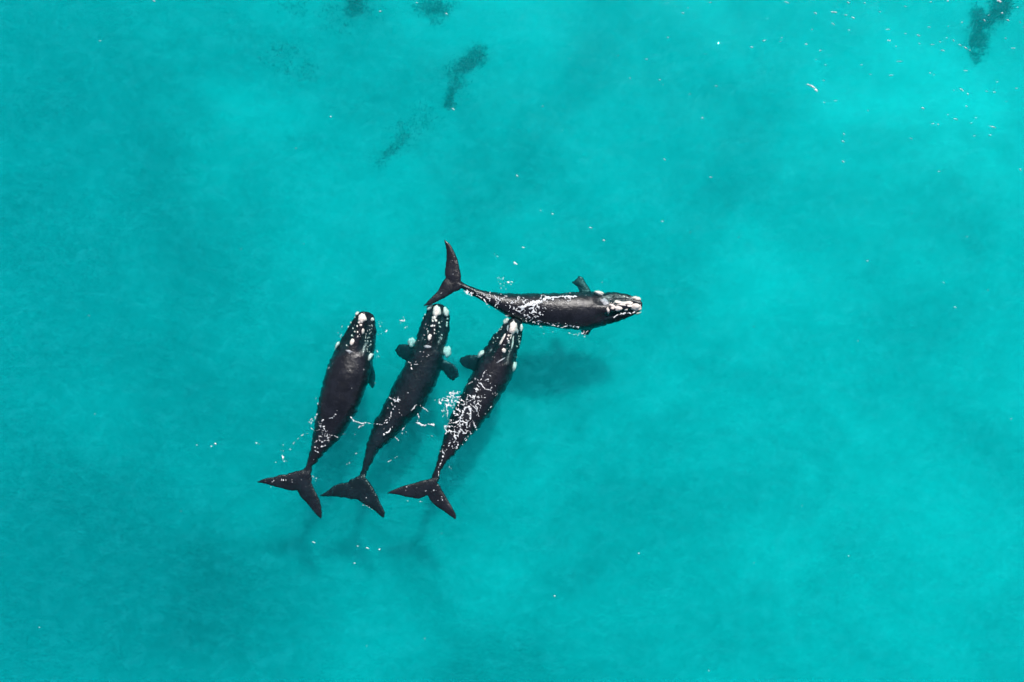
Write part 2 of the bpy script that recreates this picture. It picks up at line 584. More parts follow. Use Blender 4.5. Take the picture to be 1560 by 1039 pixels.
WH.append(dict(
    label='black whale crossing in front of the trio, shiny back with white streaked head',
    tip=Z7(1402, 500),
    sec=cols(Z7, [(1392, 470, 540), (1370, 445, 572), (1330, 415, 600), (1280, 390, 628), (1200, 366, 668), (1100, 348, 706), (1000, 345, 735), (900, 340, 765),
                  (800, 338, 790), (700, 338, 800), (600, 340, 796), (500, 348, 785), (300, 358, 765), (100, 360, 745)])
    + cols(Z6, [(1000, 622, 915), (850, 620, 850), (750, 614, 785), (650, 603, 725), (580, 586, 682), (500, 558, 640), (440, 528, 597), (405, 500, 575)]),
    ztop=[(0, 0.05), (0.05, 0.22), (0.15, 0.24), (0.24, 0.22), (0.3, 0.40), (0.42, 0.52), (0.55, 0.45), (0.66, 0.18), (0.78, 0.06), (0.9, 0.0), (1, -0.06)],
    hr=[(0, 0.8), (0.2, 0.88), (0.5, 0.98), (0.8, 1.05), (1, 0.9)],
    flukes=[([Z6(*p) for p in [(400, 560), (408, 470), (392, 370), (367, 280), (332, 200), (288, 130), (240, 97)]],
             [Z6(*p) for p in [(300, 520), (250, 475), (240, 440), (242, 380), (252, 270), (250, 170), (236, 103)]], -0.10, -0.04),
            ([Z6(*p) for p in [(430, 550), (395, 592), (330, 622), (270, 660), (190, 702), (110, 740), (38, 757)]],
             [Z6(*p) for p in [(320, 500), (250, 475), (210, 522), (170, 600), (110, 660), (60, 715), (30, 750)]], -0.10, -0.05)],
    fins=[([Z7(*p) for p in [(800, 420), (795, 325), (755, 255), (720, 195), (690, 150), (650, 142)]], [Z7(*p) for p in [(640, 420), (640, 320), (622, 275), (578, 240), (556, 222), (610, 176), (644, 146)]], -1.0, -1.1)],
    flip=[([(*Z7(760, 740), -1.5), (*Z7(735, 800), -1.5), (*Z7(700, 850), -1.7)], [10, 10, 5])],
))


def remeshed(bag, name, voxel=0.05):
    me = mesh_np(name, bag.v, bag.f)
    bm = bmesh.new()
    bm.from_mesh(me)
    bmesh.ops.recalc_face_normals(bm, faces=bm.faces)
    bm.to_mesh(me)
    bm.free()
    tmp = bpy.data.objects.new('tmp', me)
    COL.objects.link(tmp)
    r = tmp.modifiers.new('r', 'REMESH')
    r.mode = 'VOXEL'
    r.voxel_size = voxel
    s = tmp.modifiers.new('s', 'SMOOTH')
    s.factor = 0.5
    s.iterations = 6
    dg = bpy.context.evaluated_depsgraph_get()
    out = bpy.data.meshes.new_from_object(tmp.evaluated_get(dg))
    bpy.data.objects.remove(tmp)
    n = len(out.vertices)
    co = np.empty(n * 3)
    out.vertices.foreach_get('co', co)
    co = co.reshape(-1, 3)
    # slow undulation of the skin
    co[:, 2] += 0.035 * (fbm(co[:, 0] * 1.6, co[:, 1] * 1.6, 3, 77) - 0.5)
    co[:, 0] += 0.05 * (fbm(co[:, 0] * 2.2, co[:, 1] * 2.2, 2, 78) - 0.5)
    co[:, 1] += 0.05 * (fbm(co[:, 0] * 2.2, co[:, 1] * 2.2, 2, 79) - 0.5)
    deep = np.clip(-co[:, 2] * 4 - 0.1, 0, 1)
    wob = 0.12 * (fbm(co[:, 0] * 4.5, co[:, 1] * 4.5, 2, 80) - 0.5) * deep  # ragged submerged outlines: refraction put into the shape
    co[:, 0] += wob
    co[:, 1] -= 0.8 * wob
    out.vertices.foreach_set('co', co.ravel())
    out.update()
    out.name = name
    return out


GROUP = 'whales gathered head to head'
for w in WH:
    bag = Bag()
    body_loft(bag, w['tip'], w['sec'], w['ztop'], w['hr'], w['flukes'][0][1][1], w['flukes'][0][2])
    for lead, trail, z0, z1 in w['flukes']:
        lens_loft(bag, lead, trail, z0, z1, 0.13)
    for lead, trail, z0, z1 in w.get('fins', []):
        lens_loft(bag, lead, trail, z0, z1, 0.13)
    for pts, ch in w['flip']:
        flipper_loft(bag, pts, ch)
    me = remeshed(bag, 'whale_body')
    w['root'] = bpy.data.objects.new('whale', None)
    COL.objects.link(w['root'])
    w['root']['label'] = w['label']
    w['root']['category'] = 'whale'
    w['root']['group'] = GROUP
    me.materials.clear()
    w['body'] = add_obj('body', me, M_SKIN, w['root'])
    nv = len(me.vertices)
    co = np.empty(nv * 3)
    me.vertices.foreach_get('co', co)
    w['bvh'] = BVHTree.FromPolygons([tuple(c) for c in co.reshape(-1, 3)], [tuple(p.vertices) for p in me.polygons])
    w['nf'] = len(me.polygons)


def body_height(x, y, which=None):
    best = None
    for w in (WH if which is None else [which]):
        hit = w['bvh'].ray_cast(Vector((x, y, 6)), Vector((0, 0, -1)))
        if hit[0] is not None and (best is None or hit[0].z > best):
            best = hit[0].z
    return best

# ------------------------------------------------------------------ callosities, blowholes


def callosity(w, c, rx, ry, rot=0.0, h=0.09, mat=None, name='callosity', seed=0, lumps=0.35):
    """a rough raised patch that follows the skin; centre and radii in photograph pixels"""
    c3 = P(*c)
    rot = math.radians(-rot)
    hit = w['bvh'].ray_cast(Vector((c3.x, c3.y, 6)), Vector((0, 0, -1)))
    if hit[0] is None:
        loc, nor, _, _ = w['bvh'].find_nearest(Vector((c3.x, c3.y, -0.3)))
        zc = loc.z
    else:
        loc, nor = hit[0], hit[1]
        zc = loc.z
    big = max(rx, ry) > 3.2
    NR, NS = (7, 22) if big else (3, 10)
    V, F = [], []

    def place(r, a):
        rad = 1.08 + 0.26 * (vnoise(math.cos(a) * 1.9 + 5 + seed, math.sin(a) * 1.9 + 5, seed) - 0.5) * 2
        rad += 0.14 * (vnoise(math.cos(a) * 5 + 5, math.sin(a) * 5 + 9 + seed, seed + 1) - 0.5) * 2
        lx, ly = r * rad * rx * PX * math.cos(a), r * rad * ry * PX * math.sin(a)
        x = c3.x + lx * math.cos(rot) - ly * math.sin(rot)
        y = c3.y + lx * math.sin(rot) + ly * math.cos(rot)
        hh = w['bvh'].ray_cast(Vector((x, y, 6)), Vector((0, 0, -1)))
        if hh[0] is None or hh[0].z < zc - 0.45:
            q = w['bvh'].find_nearest(Vector((x, y, zc - 0.25)))
            p, n = q[0], q[1]
        else:
            p, n = hh[0], hh[1]
        if n.z < 0:
            n = Vector((n.x, n.y, 0.1)).normalized()
        edge = max(0.0, 1 - r ** 4)
        bumpy = 1 - lumps + 2 * lumps * float(fbm(np.float64(x * 9 + seed), np.float64(y * 9), 2, 5))
        q = p + n * (h * edge * bumpy - 0.015 * (r > 0.98))
        return (q.x, q.y, q.z)
    V.append(place(0, 0))
    for i in range(1, NR + 1):
        for k in range(NS):
            V.append(place(i / NR, 2 * math.pi * k / NS))
    for k in range(NS):
        F.append((0, 1 + k, 1 + (k + 1) % NS))
    for i in range(NR - 1):
        for k in range(NS):
            a, b = 1 + i * NS + k, 1 + i * NS + (k + 1) % NS
            F.append((a, a + NS, b + NS, b))
    return add_obj(name, mesh_np(name, V, F), mat or M_CALL, w['root'])


def flank_callosity(w, c, rx, ry, rot, ztop, seed):
    """a rough knob standing out of the lip or beside the eye"""
    bm = bmesh.new()
    bmesh.ops.create_icosphere(bm, subdivisions=3, radius=1.0)
    c3 = P(*c)
    g = math.radians(-rot)
    hz = 0.20
    for v in bm.verts:
        a = math.atan2(v.co.y, v.co.x)
        k = 0.62 + 0.80 * float(fbm(np.float64(math.cos(a) * 2.4 + seed * 3.1 + v.co.z), np.float64(math.sin(a) * 2.4 + 7), 3, seed))
        lx, ly = v.co.x * rx * PX * k, v.co.y * ry * PX * k
        x, y = c3.x + lx * math.cos(g) - ly * math.sin(g), c3.y + lx * math.sin(g) + ly * math.cos(g)
        z = ztop - hz + hz * v.co.z + 0.10 * (float(fbm(np.float64(x * 8), np.float64(y * 8), 2, seed)) - 0.5)
        v.co = (x, y, z)
    me = bpy.data.meshes.new('callosity')
    bm.to_mesh(me)
    bm.free()
    add_obj('callosity', me, M_CALL, w['root'])


FLANK = {0: [(378, 91, 17, 13, -45, -.12), (497, 138, 14, 17, 20, -.18), (217, 338, 13, 28, 32, -.28), (479, 438, 16, 34, 22, -.18)],
         1: [(434, 88, 17, 34, 38, -.25), (562, 130, 21, 39, -10, -.25), (284, 368, 28, 36, 20, -.62), (570, 448, 33, 45, -8, -.62)],
         2: [(470, 98, 15, 31, 38, -.15), (592, 152, 12, 30, 5, -.2), (272, 358, 18, 34, 42, -.3), (537, 462, 17, 39, 8, -.42)],
         3: [(1325, 425, 50, 27, 14, .04), (1350, 600, 34, 14, -20, -.12), (880, 358, 58, 25, 10, .0)]}


def call_list(w, zf, s, lst):
    flank = FLANK[WH.index(w)]
    for i, (zx, zy, rx, ry, rot, z) in enumerate(flank):
        flank_callosity(w, zf(zx, zy), rx / s, ry / s, rot, z, i + 3)
    lst = [t for t in lst if all(abs(t[0] - f[0]) + abs(t[1] - f[1]) > 6 for f in flank)]
    for i, t in enumerate(lst):
        zx, zy, rx, ry = t[:4]
        rot = t[4] if len(t) > 4 else 0
        g = t[5] if len(t) > 5 else None
        r_small = min(rx, ry) / s
        callosity(w, zf(zx, zy), rx / s, ry / s, rot, 0.03 + 0.016 * min(r_small, 6), M_CALL_GREY if g else None, seed=i * 3 + 1)


def lip_dots(w, zf, s, box, n, seed):
    r = random.Random(seed)
    for i in range(n):
        u, v = r.random(), r.random()
        (ax, ay), (bx, by), wd = box
        zx = ax + (bx - ax) * u + (v - 0.5) * wd
        zy = ay + (by - ay) * u + (r.random() - 0.5) * 8
        q = r.uniform(2.6, 5.0)
        callosity(w, zf(zx, zy), q / s, q * r.uniform(0.8, 1.3) / s, 0, 0.03, seed=i + seed)


def blowholes(w, zf, s, pts):
    for i, (zx, zy, rot) in enumerate(pts):
        callosity(w, zf(zx, zy), 4.5 / s, 17 / s, rot, 0.05, M_SKIN, 'blowhole', i + 50, 0.1)


w1, w2, w3, w4 = WH
call_list(w1, Z1, 5.19, [(422, 125, 33, 35), (400, 163, 13, 10), (415, 184, 12, 9), (384, 192, 7, 9), (430, 230, 8, 21, 8), (362, 235, 8, 8), (390, 238, 7, 8),
    (345, 210, 6, 7), (335, 265, 7, 7), (392, 272, 6, 7), (345, 318, 15, 26, 15), (297, 343, 6, 6), (378, 91, 17, 13, -45), (497, 138, 14, 17, 20),
    (217, 338, 13, 28, 32), (479, 438, 15, 34, 22), (325, 390, 28, 9, 15, 1), (325, 162, 7, 8), (303, 196, 6, 9), (358, 120, 7, 6)])
lip_dots(w1, Z1, 5.19, ((480, 180), (455, 400), 50), 30, 1)
blowholes(w1, Z1, 5.19, [(352, 366, 55), (322, 362, -20)])
call_list(w2, Z3, 5.19, [(490, 122, 33, 44, 5), (470, 178, 19, 15), (487, 200, 11, 11), (462, 203, 7, 10), (475, 240, 6, 8), (450, 243, 8, 8), (422, 285, 6, 10), (475, 274, 6, 9),
    (474, 300, 4, 8), (437, 330, 17, 27, 18), (420, 407, 27, 12, 8, 1), (434, 88, 17, 32, 38), (562, 130, 20, 38, -10), (394, 150, 7, 7), (380, 178, 5, 8), (572, 182, 10, 9),
    (570, 215, 7, 11), (567, 240, 6, 10), (510, 216, 7, 8), (513, 245, 5, 5), (284, 368, 27, 34, 20), (570, 448, 32, 44, -8)])
lip_dots(w2, Z3, 5.19, ((560, 200), (500, 350), 60), 10, 2)
blowholes(w2, Z3, 5.19, [(445, 375, 50), (410, 372, -40)])
call_list(w3, Z4, 5.19, [(528, 150, 33, 48, 6), (485, 155, 6, 26, 5, 1), (443, 245, 8, 50, 28), (524, 272, 7, 50, 9), (492, 214, 9, 9), (511, 212, 7, 8), (484, 240, 7, 9), (507, 232, 5, 15, 20),
    (492, 272, 7, 8), (455, 332, 18, 20, 10), (430, 410, 38, 5, -30, 1), (470, 98, 15, 30, 38), (592, 152, 11, 29, 5), (272, 358, 17, 33, 42), (537, 462, 16, 38, 8), (563, 185, 6, 18, 10, 1)])
lip_dots(w3, Z4, 5.19, ((425, 140), (370, 270), 40), 14, 3)
lip_dots(w3, Z4, 5.19, ((585, 200), (545, 400), 20), 14, 4)
blowholes(w3, Z4, 5.19, [(440, 378, 50), (470, 385, -20)])
call_list(w4, Z7, 7.8, [(1318, 530, 68, 42, 8), (1325, 425, 50, 26, 14), (1350, 600, 34, 13, -20), (1205, 482, 78, 20, -2), (1110, 470, 52, 16, 14), (1105, 548, 42, 28, -12),
    (1200, 562, 20, 11, -12), (980, 568, 16, 40, -12), (1040, 520, 48, 16, 25), (1240, 518, 36, 14, 0), (940, 465, 46, 34, 25, 1), (880, 358, 56, 22, 10), (1035, 545, 26, 14, 0),
    (1150, 505, 40, 10, 10), (1180, 400, 16, 7, 15), (1215, 412, 12, 6, 0), (1130, 390, 10, 6)])
lip_dots(w4, Z7, 7.8, ((900, 430), (1080, 500), 60), 16, 5)
blowholes(w4, Z7, 7.8, [(1000, 520, 60), (1005, 575, 110)])

# ------------------------------------------------------------------ water body and water surface
wx = np.concatenate([-18 - np.geomspace(0.4, 30, 60)[::-1], np.arange(-18, 10.001, 0.12), 10 + np.geomspace(0.4, 36, 70)])
wy = np.concatenate([-13 - np.geomspace(0.4, 16, 40)[::-1], np.arange(-13, 8.001, 0.12), 8 + np.geomspace(0.4, 22, 50)])
wx = np.concatenate([[-1500, -400, -120], wx, [120, 400, 1500]])
wy = np.concatenate([[-1500, -400, -90], wy, [90, 400, 1500]])
X, Y = np.meshgrid(wx, wy)
Zs = waves(X, Y)
nx, ny = len(wx), len(wy)
V = np.stack([X.ravel(), Y.ravel(), Zs.ravel()], 1)
F = [tuple(f) for f in grid_faces(nx, ny)]
# closed box below the waves: the body of water
nb = nx * ny
border = [j for j in range(nx)] + [r * nx + nx - 1 for r in range(1, ny)] + [(ny - 1) * nx + j for j in range(nx - 2, -1, -1)] + [r * nx for r in range(ny - 2, 0, -1)]
VB = np.concatenate([V, np.stack([V[border, 0], V[border, 1], np.full(len(border), -16.0)], 1)])
m = len(border)
FB = list(F)
for k in range(m):
    FB.append((border[(k + 1) % m], border[k], nb + k, nb + (k + 1) % m))
FB.append(tuple(nb + k for k in range(m - 1, -1, -1)))
water = add_obj('water', mesh_np('water', VB, FB), M_VOL)
water['kind'] = 'structure'

# the rippled skin of the water, open where the whales lie in it
cx, cyy = (X[:-1, :-1] + X[1:, 1:]) / 2, (Y[:-1, :-1] + Y[1:, 1:]) / 2
keep = np.ones(cx.shape, bool)
box = (cx > -18) & (cx < 10) & (cyy > -13) & (cyy < 8)
for r, c in np.argwhere(box):
    if body_height(cx[r, c], cyy[r, c]) is not None:
        keep[r, c] = False
VS = V.copy()
VS[:, 2] += 0.004
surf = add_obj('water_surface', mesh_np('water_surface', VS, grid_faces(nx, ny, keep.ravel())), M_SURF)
surf['kind'] = 'structure'

# ------------------------------------------------------------------ foam
FX0, FX1, FY0, FY1, FD = -18.0, 10.5, -12.8, 7.8, 0.03
fx, fy = np.arange(FX0, FX1, FD), np.arange(FY0, FY1, FD)
GX, GY = np.meshgrid(fx, fy)
WXn = GX + 0.30 * (fbm(GX * 2.6, GY * 2.6, 3, 91) - 0.5)
WYn = GY + 0.30 * (fbm(GX * 2.6, GY * 2.6, 3, 97) - 0.5)
MASK = np.zeros(GX.shape)
ZONE = np.zeros(GX.shape)


def stroke(zf, pts, width=0.07, a=1.0):
    width *= 0.6
    pts = [P(*zf(*p)) for p in pts]
    for p, q in zip(pts[:-1], pts[1:]):
        pad = width * 4 + 0.3
        i0, i1 = np.searchsorted(fx, [min(p.x, q.x) - pad, max(p.x, q.x) + pad])
        j0, j1 = np.searchsorted(fy, [min(p.y, q.y) - pad, max(p.y, q.y) + pad])
        sx, sy = WXn[j0:j1, i0:i1], WYn[j0:j1, i0:i1]
        d = np.array([q.x - p.x, q.y - p.y])
        L = max(d @ d, 1e-9)
        t = np.clip(((sx - p.x) * d[0] + (sy - p.y) * d[1]) / L, 0, 1)
        r = np.hypot(sx - p.x - t * d[0], sy - p.y - t * d[1])
        MASK[j0:j1, i0:i1] = np.maximum(MASK[j0:j1, i0:i1], a * np.exp(-(r / width) ** 2))


def zone(zf, c, rx, ry, rot, a):
    global ZONE
    c = P(*zf(*c))
    g = math.radians(-rot)
    dx, dy = GX - c.x, GY - c.y
    u = (dx * math.cos(g) + dy * math.sin(g)) / rx
    v = (-dx * math.sin(g) + dy * math.cos(g)) / ry
    ZONE = np.maximum(ZONE, 1.03 * a * np.exp(-(u * u + v * v) ** 1.5))


for pts, wd, a in [([(20, 965), (70, 890)], .10, .9), ([(95, 942), (150, 932), (200, 910), (235, 860)], .07, 1.0), ([(60, 890), (95, 990)], .05, .9),
                   ([(335, 918), (365, 945), (430, 962), (500, 962)], .10, 1.25), ([(420, 990), (445, 985)], .10, 1.0), ([(500, 960), (600, 965), (640, 940), (660, 860)], .08, .85),
                   ([(345, 610), (355, 710)], .06, .75), ([(435, 520), (445, 560)], .08, .75), ([(150, 550), (185, 490)], .06, .75), ([(70, 760), (75, 860)], .06, .7)]:
    stroke(Z1, pts, wd, a)
for pts, wd, a in [([(540, 195), (620, 205)], .06, .9), ([(600, 110), (625, 180)], .05, .8), ([(560, 350), (640, 335), (700, 340)], .08, .95), ([(580, 370), (600, 400)], .08, 1.0),
                   ([(505, 235), (555, 255)], .06, .95), ([(700, 250), (790, 268)], .07, .9), ([(390, 285), (440, 260), (490, 235)], .07, .9), ([(285, 410), (290, 460)], .08, .9),
                   ([(210, 500), (275, 485)], .06, .8), ([(545, 550), (560, 610), (590, 615), (570, 650)], .06, .9), ([(960, 180), (1010, 160)], .08, 1.0), ([(515, 145), (570, 90)], .09, 1.0),
                   ([(1180, 240), (1250, 180)], .08, .9), ([(870, 505), (890, 490)], .07, .9), ([(940, 402), (952, 402)], .08, 1.0), ([(800, 245), (940, 230)], .05, .7),
                   ([(700, 110), (745, 95)], .06, .8), ([(640, 300), (700, 290)], .05, .8), ([(560, 450), (545, 500)], .05, .8), ([(70, 322), (85, 322)], .09, 1.1),
                   ([(985, 800), (1040, 805)], .06, .8), ([(960, 852), (1010, 870), (1080, 912)], .05, .75), ([(120, 650), (200, 655)], .06, .75), ([(180, 690), (260, 715)], .05, .75), ([(450, 680), (500, 690)], .07, .75)]:
    stroke(Z2, pts, wd, a)
for pts, wd, a in [([(270, 520), (300, 570), (320, 610)], .06, .9), ([(310, 540), (335, 535)], .07, .9), ([(360, 440), (430, 470)], .07, .8), ([(115, 800), (170, 830), (205, 828)], .09, 1.0),
                   ([(130, 850), (165, 880)], .10, 1.0), ([(200, 910), (230, 960)], .06, .9), ([(130, 920), (132, 975), (60, 1020)], .07, .95), ([(300, 900), (330, 860), (362, 860)], .07, .95),
                   ([(362, 870), (430, 912)], .07, .9), ([(350, 940), (362, 975)], .07, 1.0), ([(350, 1000), (372, 1025)], .09, 1.2), ([(440, 1020), (476, 1020)], .11, 1.3),
                   ([(480, 825), (540, 810)], .09, 1.0), ([(260, 770), (275, 775)], .07, .9), ([(600, 780), (640, 770)], .14, 1.1), ([(610, 870), (640, 940)], .10, 1.0), ([(575, 800), (660, 840)], .12, 1.0)]:
    stroke(Z3, pts, wd, a)
for pts, wd, a in [([(310, 480), (275, 550), (270, 592), (300, 630), (342, 635)], .08, 1.15), ([(305, 530), (355, 540)], .05, .9), ([(215, 545), (250, 560)], .06, .9), ([(240, 600), (270, 630)], .06, 1.0),
                   ([(150, 612), (200, 578)], .07, 1.0), ([(180, 690), (260, 700)], .12, .95), ([(330, 800), (355, 770)], .07, .9), ([(290, 835), (300, 830)], .07, .9),
                   ([(395, 655), (385, 690)], .07, .8), ([(180, 770), (195, 800), (185, 870), (150, 905), (110, 890)], .14, 1.3), ([(180, 770), (140, 800), (115, 850), (110, 890)], .12, 1.15),
                   ([(110, 890), (60, 900)], .14, 1.2), ([(480, 310), (500, 340)], .06, .7), ([(225, 900), (240, 960)], .16, .8)]:
    stroke(Z4, pts, wd, a)
for pts, wd, a in [([(380, 140), (460, 162)], .12, 1.4), ([(487, 152), (530, 156)], .12, 1.5), ([(240, 245), (265, 160)], .10, 1.1), ([(180, 270), (205, 292)], .10, 1.1), ([(288, 222), (310, 237)], .07, .9),
                   ([(90, 240), (150, 190), (180, 170)], .07, .95), ([(150, 30), (150, 90), (70, 150)], .06, .9), ([(640, 368), (600, 440), (580, 510), (550, 600)], .06, .85), ([(625, 378), (580, 400)], .05, .7),
                   ([(510, 245), (525, 248)], .07, .8), ([(740, 575), (745, 580)], .07, .9), ([(650, 520), (680, 545)], .06, .7), ([(405, 835), (425, 838)], .09, .9), ([(300, 822), (310, 826)], .07, .9),
                   ([(560, 815), (605, 808)], .06, .8), ([(500, 745), (550, 735)], .10, .8), ([(280, 712), (300, 710)], .06, .8), ([(120, 495), (240, 405)], .05, .7), ([(620, 180), (650, 140)], .08, 1.0)]:
    stroke(Z5, pts, wd, a)
for pts, wd, a in [([(430, 600), (500, 640), (620, 680), (690, 760)], .08, .9), ([(985, 775), (1050, 742), (1172, 705)], .16, 1.3), ([(640, 650), (560, 630)], .07, .8), ([(680, 668), (780, 690), (860, 730)], .04, .8),
                   ([(830, 640), (900, 660)], .08, .85), ([(970, 655), (1060, 690)], .10, .95), ([(850, 850), (870, 860)], .08, 1.0), ([(930, 325), (960, 335)], .10, 1.4), ([(1020, 165), (1040, 168)], .10, 1.2),
                   ([(1020, 438), (1045, 438)], .07, 1.0), ([(850, 585), (860, 590)], .08, 1.0), ([(760, 475), (800, 490)], .06, .9), ([(895, 480), (915, 490)], .06, .9), ([(625, 555), (632, 545)], .07, .8),
                   ([(735, 240), (810, 295)], .05, .75), ([(1120, 820), (1169, 870)], .10, .9), ([(210, 635), (225, 630)], .06, .8), ([(290, 425), (325, 440)], .05, .8), ([(285, 310), (325, 318)], .05, .7)]:
    stroke(Z6, pts, wd, a)
for pts, wd, a in [([(0, 515), (100, 498), (180, 460), (240, 424), (330, 410)], .15, 1.35), ([(330, 412), (430, 410), (540, 400), (600, 398)], .10, 1.4), ([(520, 410), (545, 450)], .08, 1.0), ([(160, 430), (250, 395)], .07, .95),  # the band along the crossing whale's back draws the sun glint as foam
                   ([(130, 700), (200, 712), (300, 730), (420, 755), (560, 760), (640, 775)], .08, 1.25), ([(140, 700), (140, 740), (200, 760)], .07, 1.0), ([(290, 710), (420, 722), (540, 748)], .05, .9),
                   ([(180, 765), (240, 770)], .10, 1.0), ([(190, 845), (225, 850)], .06, 1.0), ([(705, 870), (728, 870)], .08, 1.4), ([(580, 845), (600, 850)], .07, .9), ([(325, 815), (345, 815)], .05, .9),
                   ([(225, 222), (232, 226)], .07, 1.1), ([(880, 205), (915, 235)], .06, .95), ([(80, 600), (110, 650)], .07, .95), ([(480, 365), (560, 360)], .05, .85), ([(640, 385), (760, 380)], .035, .9),
                   ([(1050, 650), (1130, 617), (1210, 592), (1290, 592)], .11, 1.2), ([(840, 395), (905, 405)], .04, .9)]:  # the long stroke draws the lower lip's wet sheen as foam
    stroke(Z7, pts, wd, a)
zone(Z2, (650, 240), .85, 1.5, 18, .66)
zone(Z3, (575, 860), .75, 1.1, 0, .95)
zone(Z3, (160, 850), .9, .7, 0, .62)
zone(Z3, (330, 560), .9, .8, 0, .55)
zone(Z4, (150, 830), 1.3, 2.0, 28, .88)
zone(Z4, (300, 620), 1.2, 1.2, 28, .64)
zone(Z4, (60, 720), 1.0, .9, 0, .9)
zone(Z5, (740, 240), 1.2, 1.2, 28, .98)
zone(Z5, (630, 380), .4, .9, 28, .7)
zone(Z6, (760, 700), 1.6, .6, 24, .85)
zone(Z6, (1040, 780), 2.0, .75, 12, .92)
zone(Z7, (90, 600), 1.1, .9, 0, .95)
zone(Z7, (350, 420), 1.7, .35, 0, .85)
zone(Z6, (850, 520), 1.2, .8, 0, .60)
zone(Z6, (480, 620), 1.0, .3, 30, .62)
zone(Z1, (230, 230), .9, 2.0, 20, .52)
zone(Z1, (540, 400), .5, 1.2, 0, .60)
zone(Z2, (330, 380), 1.2, 1.6, 30, .55)
zone(Z3, (60, 280), 1.2, 1.0, 0, .55)
zone(Z2, (350, 660), 2.0, .4, 0, .60)
zone(Z5, (400, 740), 1.4, .5, 10, .56)
zone(Z5, (620, 840), .5, .9, -28, .56)
zone(Z3, (250, 200), .8, .8, 0, .58)
zone(Z7, (650, 840), 1.0, .3, 0, .68)
for zf, c, rx, ry, rot in ((Z1, (400, 250), 1.2, 2.4, 15), (Z3, (440, 300), 1.4, 2.8, 12), (Z4, (450, 280), 1.4, 2.6, 25), (Z6, (900, 730), 4.0, 1.1, 8), (Z7, (1100, 440), 2.0, .5, 8)):
    zone(zf, c, rx, ry, rot, .47)

speck = fbm(WXn * 4.0, WYn * 4.0, 3, 101)
web = worley_web(WXn * 3.6, WYn * 3.6, 103)
fine = fbm(GX * 15, GY * 15, 2, 107)
dots = vnoise(GX * 12, GY * 12, 113)
strong = np.clip((MASK - 1.05) * 3, 0, 1)
line_val = MASK * (np.clip(2.5 * fine - 0.62, 0, 1.1) * (1 - strong) + strong * (0.35 + 0.75 * fine))
lace = np.clip(1.1 - web / 0.30, 0, 1) * np.clip(3.2 * speck - 1.0, 0, 1) * (0.40 + 1.15 * fine)
drop = np.clip(dots * 2.8 - 1.55, 0, 1) * np.clip(2.4 * speck - 0.35, 0, 1)
zone_val = ZONE * np.maximum(lace, drop * 1.05)
FVAL = np.maximum(line_val, zone_val)
TH = 0.47


def foam_mesh(name, val, gxs, gys, th, height=0.035):
    on = val > th
    cell = on[:-1, :-1] & on[1:, :-1] & on[:-1, 1:] & on[1:, 1:] | (on[:-1, :-1] & on[1:, 1:]) | (on[1:, :-1] & on[:-1, 1:])
    rr, cc = np.nonzero(cell)
    n = len(gxs)
    quads = np.stack([rr * n + cc, rr * n + cc + 1, (rr + 1) * n + cc + 1, (rr + 1) * n + cc], 1)
    used, inv = np.unique(quads, return_inverse=True)
    inv = inv.reshape(quads.shape)
    vx, vy = gxs[used % n], gys[used // n]
    zw = waves(vx, vy)
    v = val.ravel()[used]
    lift = height * np.clip((v - th) / 0.3, -0.15, 1) + 0.012
    pts = []
    for i in range(len(used)):
        hb = body_height(vx[i], vy[i]) if (-18 < vx[i] < 10.5 and -12.8 < vy[i] < 7.8) else None
        z = zw[i] + 0.006
        if hb is not None and hb > z:
            z = hb
        pts.append((vx[i], vy[i], z + lift[i]))
    return mesh_np(name, pts, inv)


foam = add_obj('foam', foam_mesh('foam', FVAL, fx, fy, TH), M_FOAM)
foam['kind'] = 'stuff'
foam['label'] = 'white lacy foam and bubbles washing over and between the whales, with modelled sun glints on a back'
foam['category'] = 'foam'

# foam flecks and modelled sun glints on the open water, most towards the sun
flecks = [(430, 73, 22, 5, 5), (545, 106, 12, 5, 20), (300, 512, 24, 8, 30), (325, 535, 16, 8, 40), (275, 503, 8, 5, 20), (935, 210, 12, 4, 35), (755, 242, 12, 4, 10), (1142, 240, 8, 3, 65), (1180, 268, 12, 3, 35),
          (1212, 284, 18, 4, 30), (1238, 298, 8, 3, 30), (1075, 300, 15, 4, 15), (1190, 535, 16, 4, 40), (1225, 560, 8, 4, 50), (1155, 708, 18, 3, 12), (1375, 755, 24, 3, 15), (960, 643, 14, 4, 30), (485, 960, 10, 4, 45),
          (490, 797, 8, 4, 60), (267, 262, 8, 5, 0), (350, 300, 8, 5, 0), (1415, 8, 20, 8, 12), (1428, 78, 9, 5, 20), (1462, 122, 14, 4, 25), (320, 80, 16, 4, 30), (425, 142, 14, 3, 35), (300, 175, 6, 4, 0), (615, 15, 6, 5, 0),
          (515, 15, 14, 4, 20), (1105, 8, 9, 5, 0), (1005, 12, 8, 4, 0), (520, 180, 6, 4, 0), (750, 176, 14, 3, 0), (800, 277, 5, 4, 0), (1015, 265, 12, 3, 0), (820, 366, 28, 2, 5), (770, 448, 14, 3, 0), (1215, 420, 14, 3, 5),
          (1495, 286, 14, 3, 0), (1450, 228, 6, 4, 0), (1192, 133, 6, 4, 0), (14, 242, 14, 4, 0), (500, 90, 12, 3, 10), (1515, 525, 7, 3, 20), (1540, 1008, 10, 4, 50), (1052, 1020, 6, 4, 0), (1272, 700, 6, 3, 0), (1265, 808, 6, 3, 0),
          (1520, 45, 5, 5, 0), (150, 15, 16, 3, 20), (1400, 487, 4, 4, 0), (373, 610, 7, 4, 10), (440, 600, 14, 2, 5)]
r2 = random.Random(8)
spots = [(*ZR(x, y), a / 3.9, b / 3.9, rot) for x, y, a, b, rot in flecks]
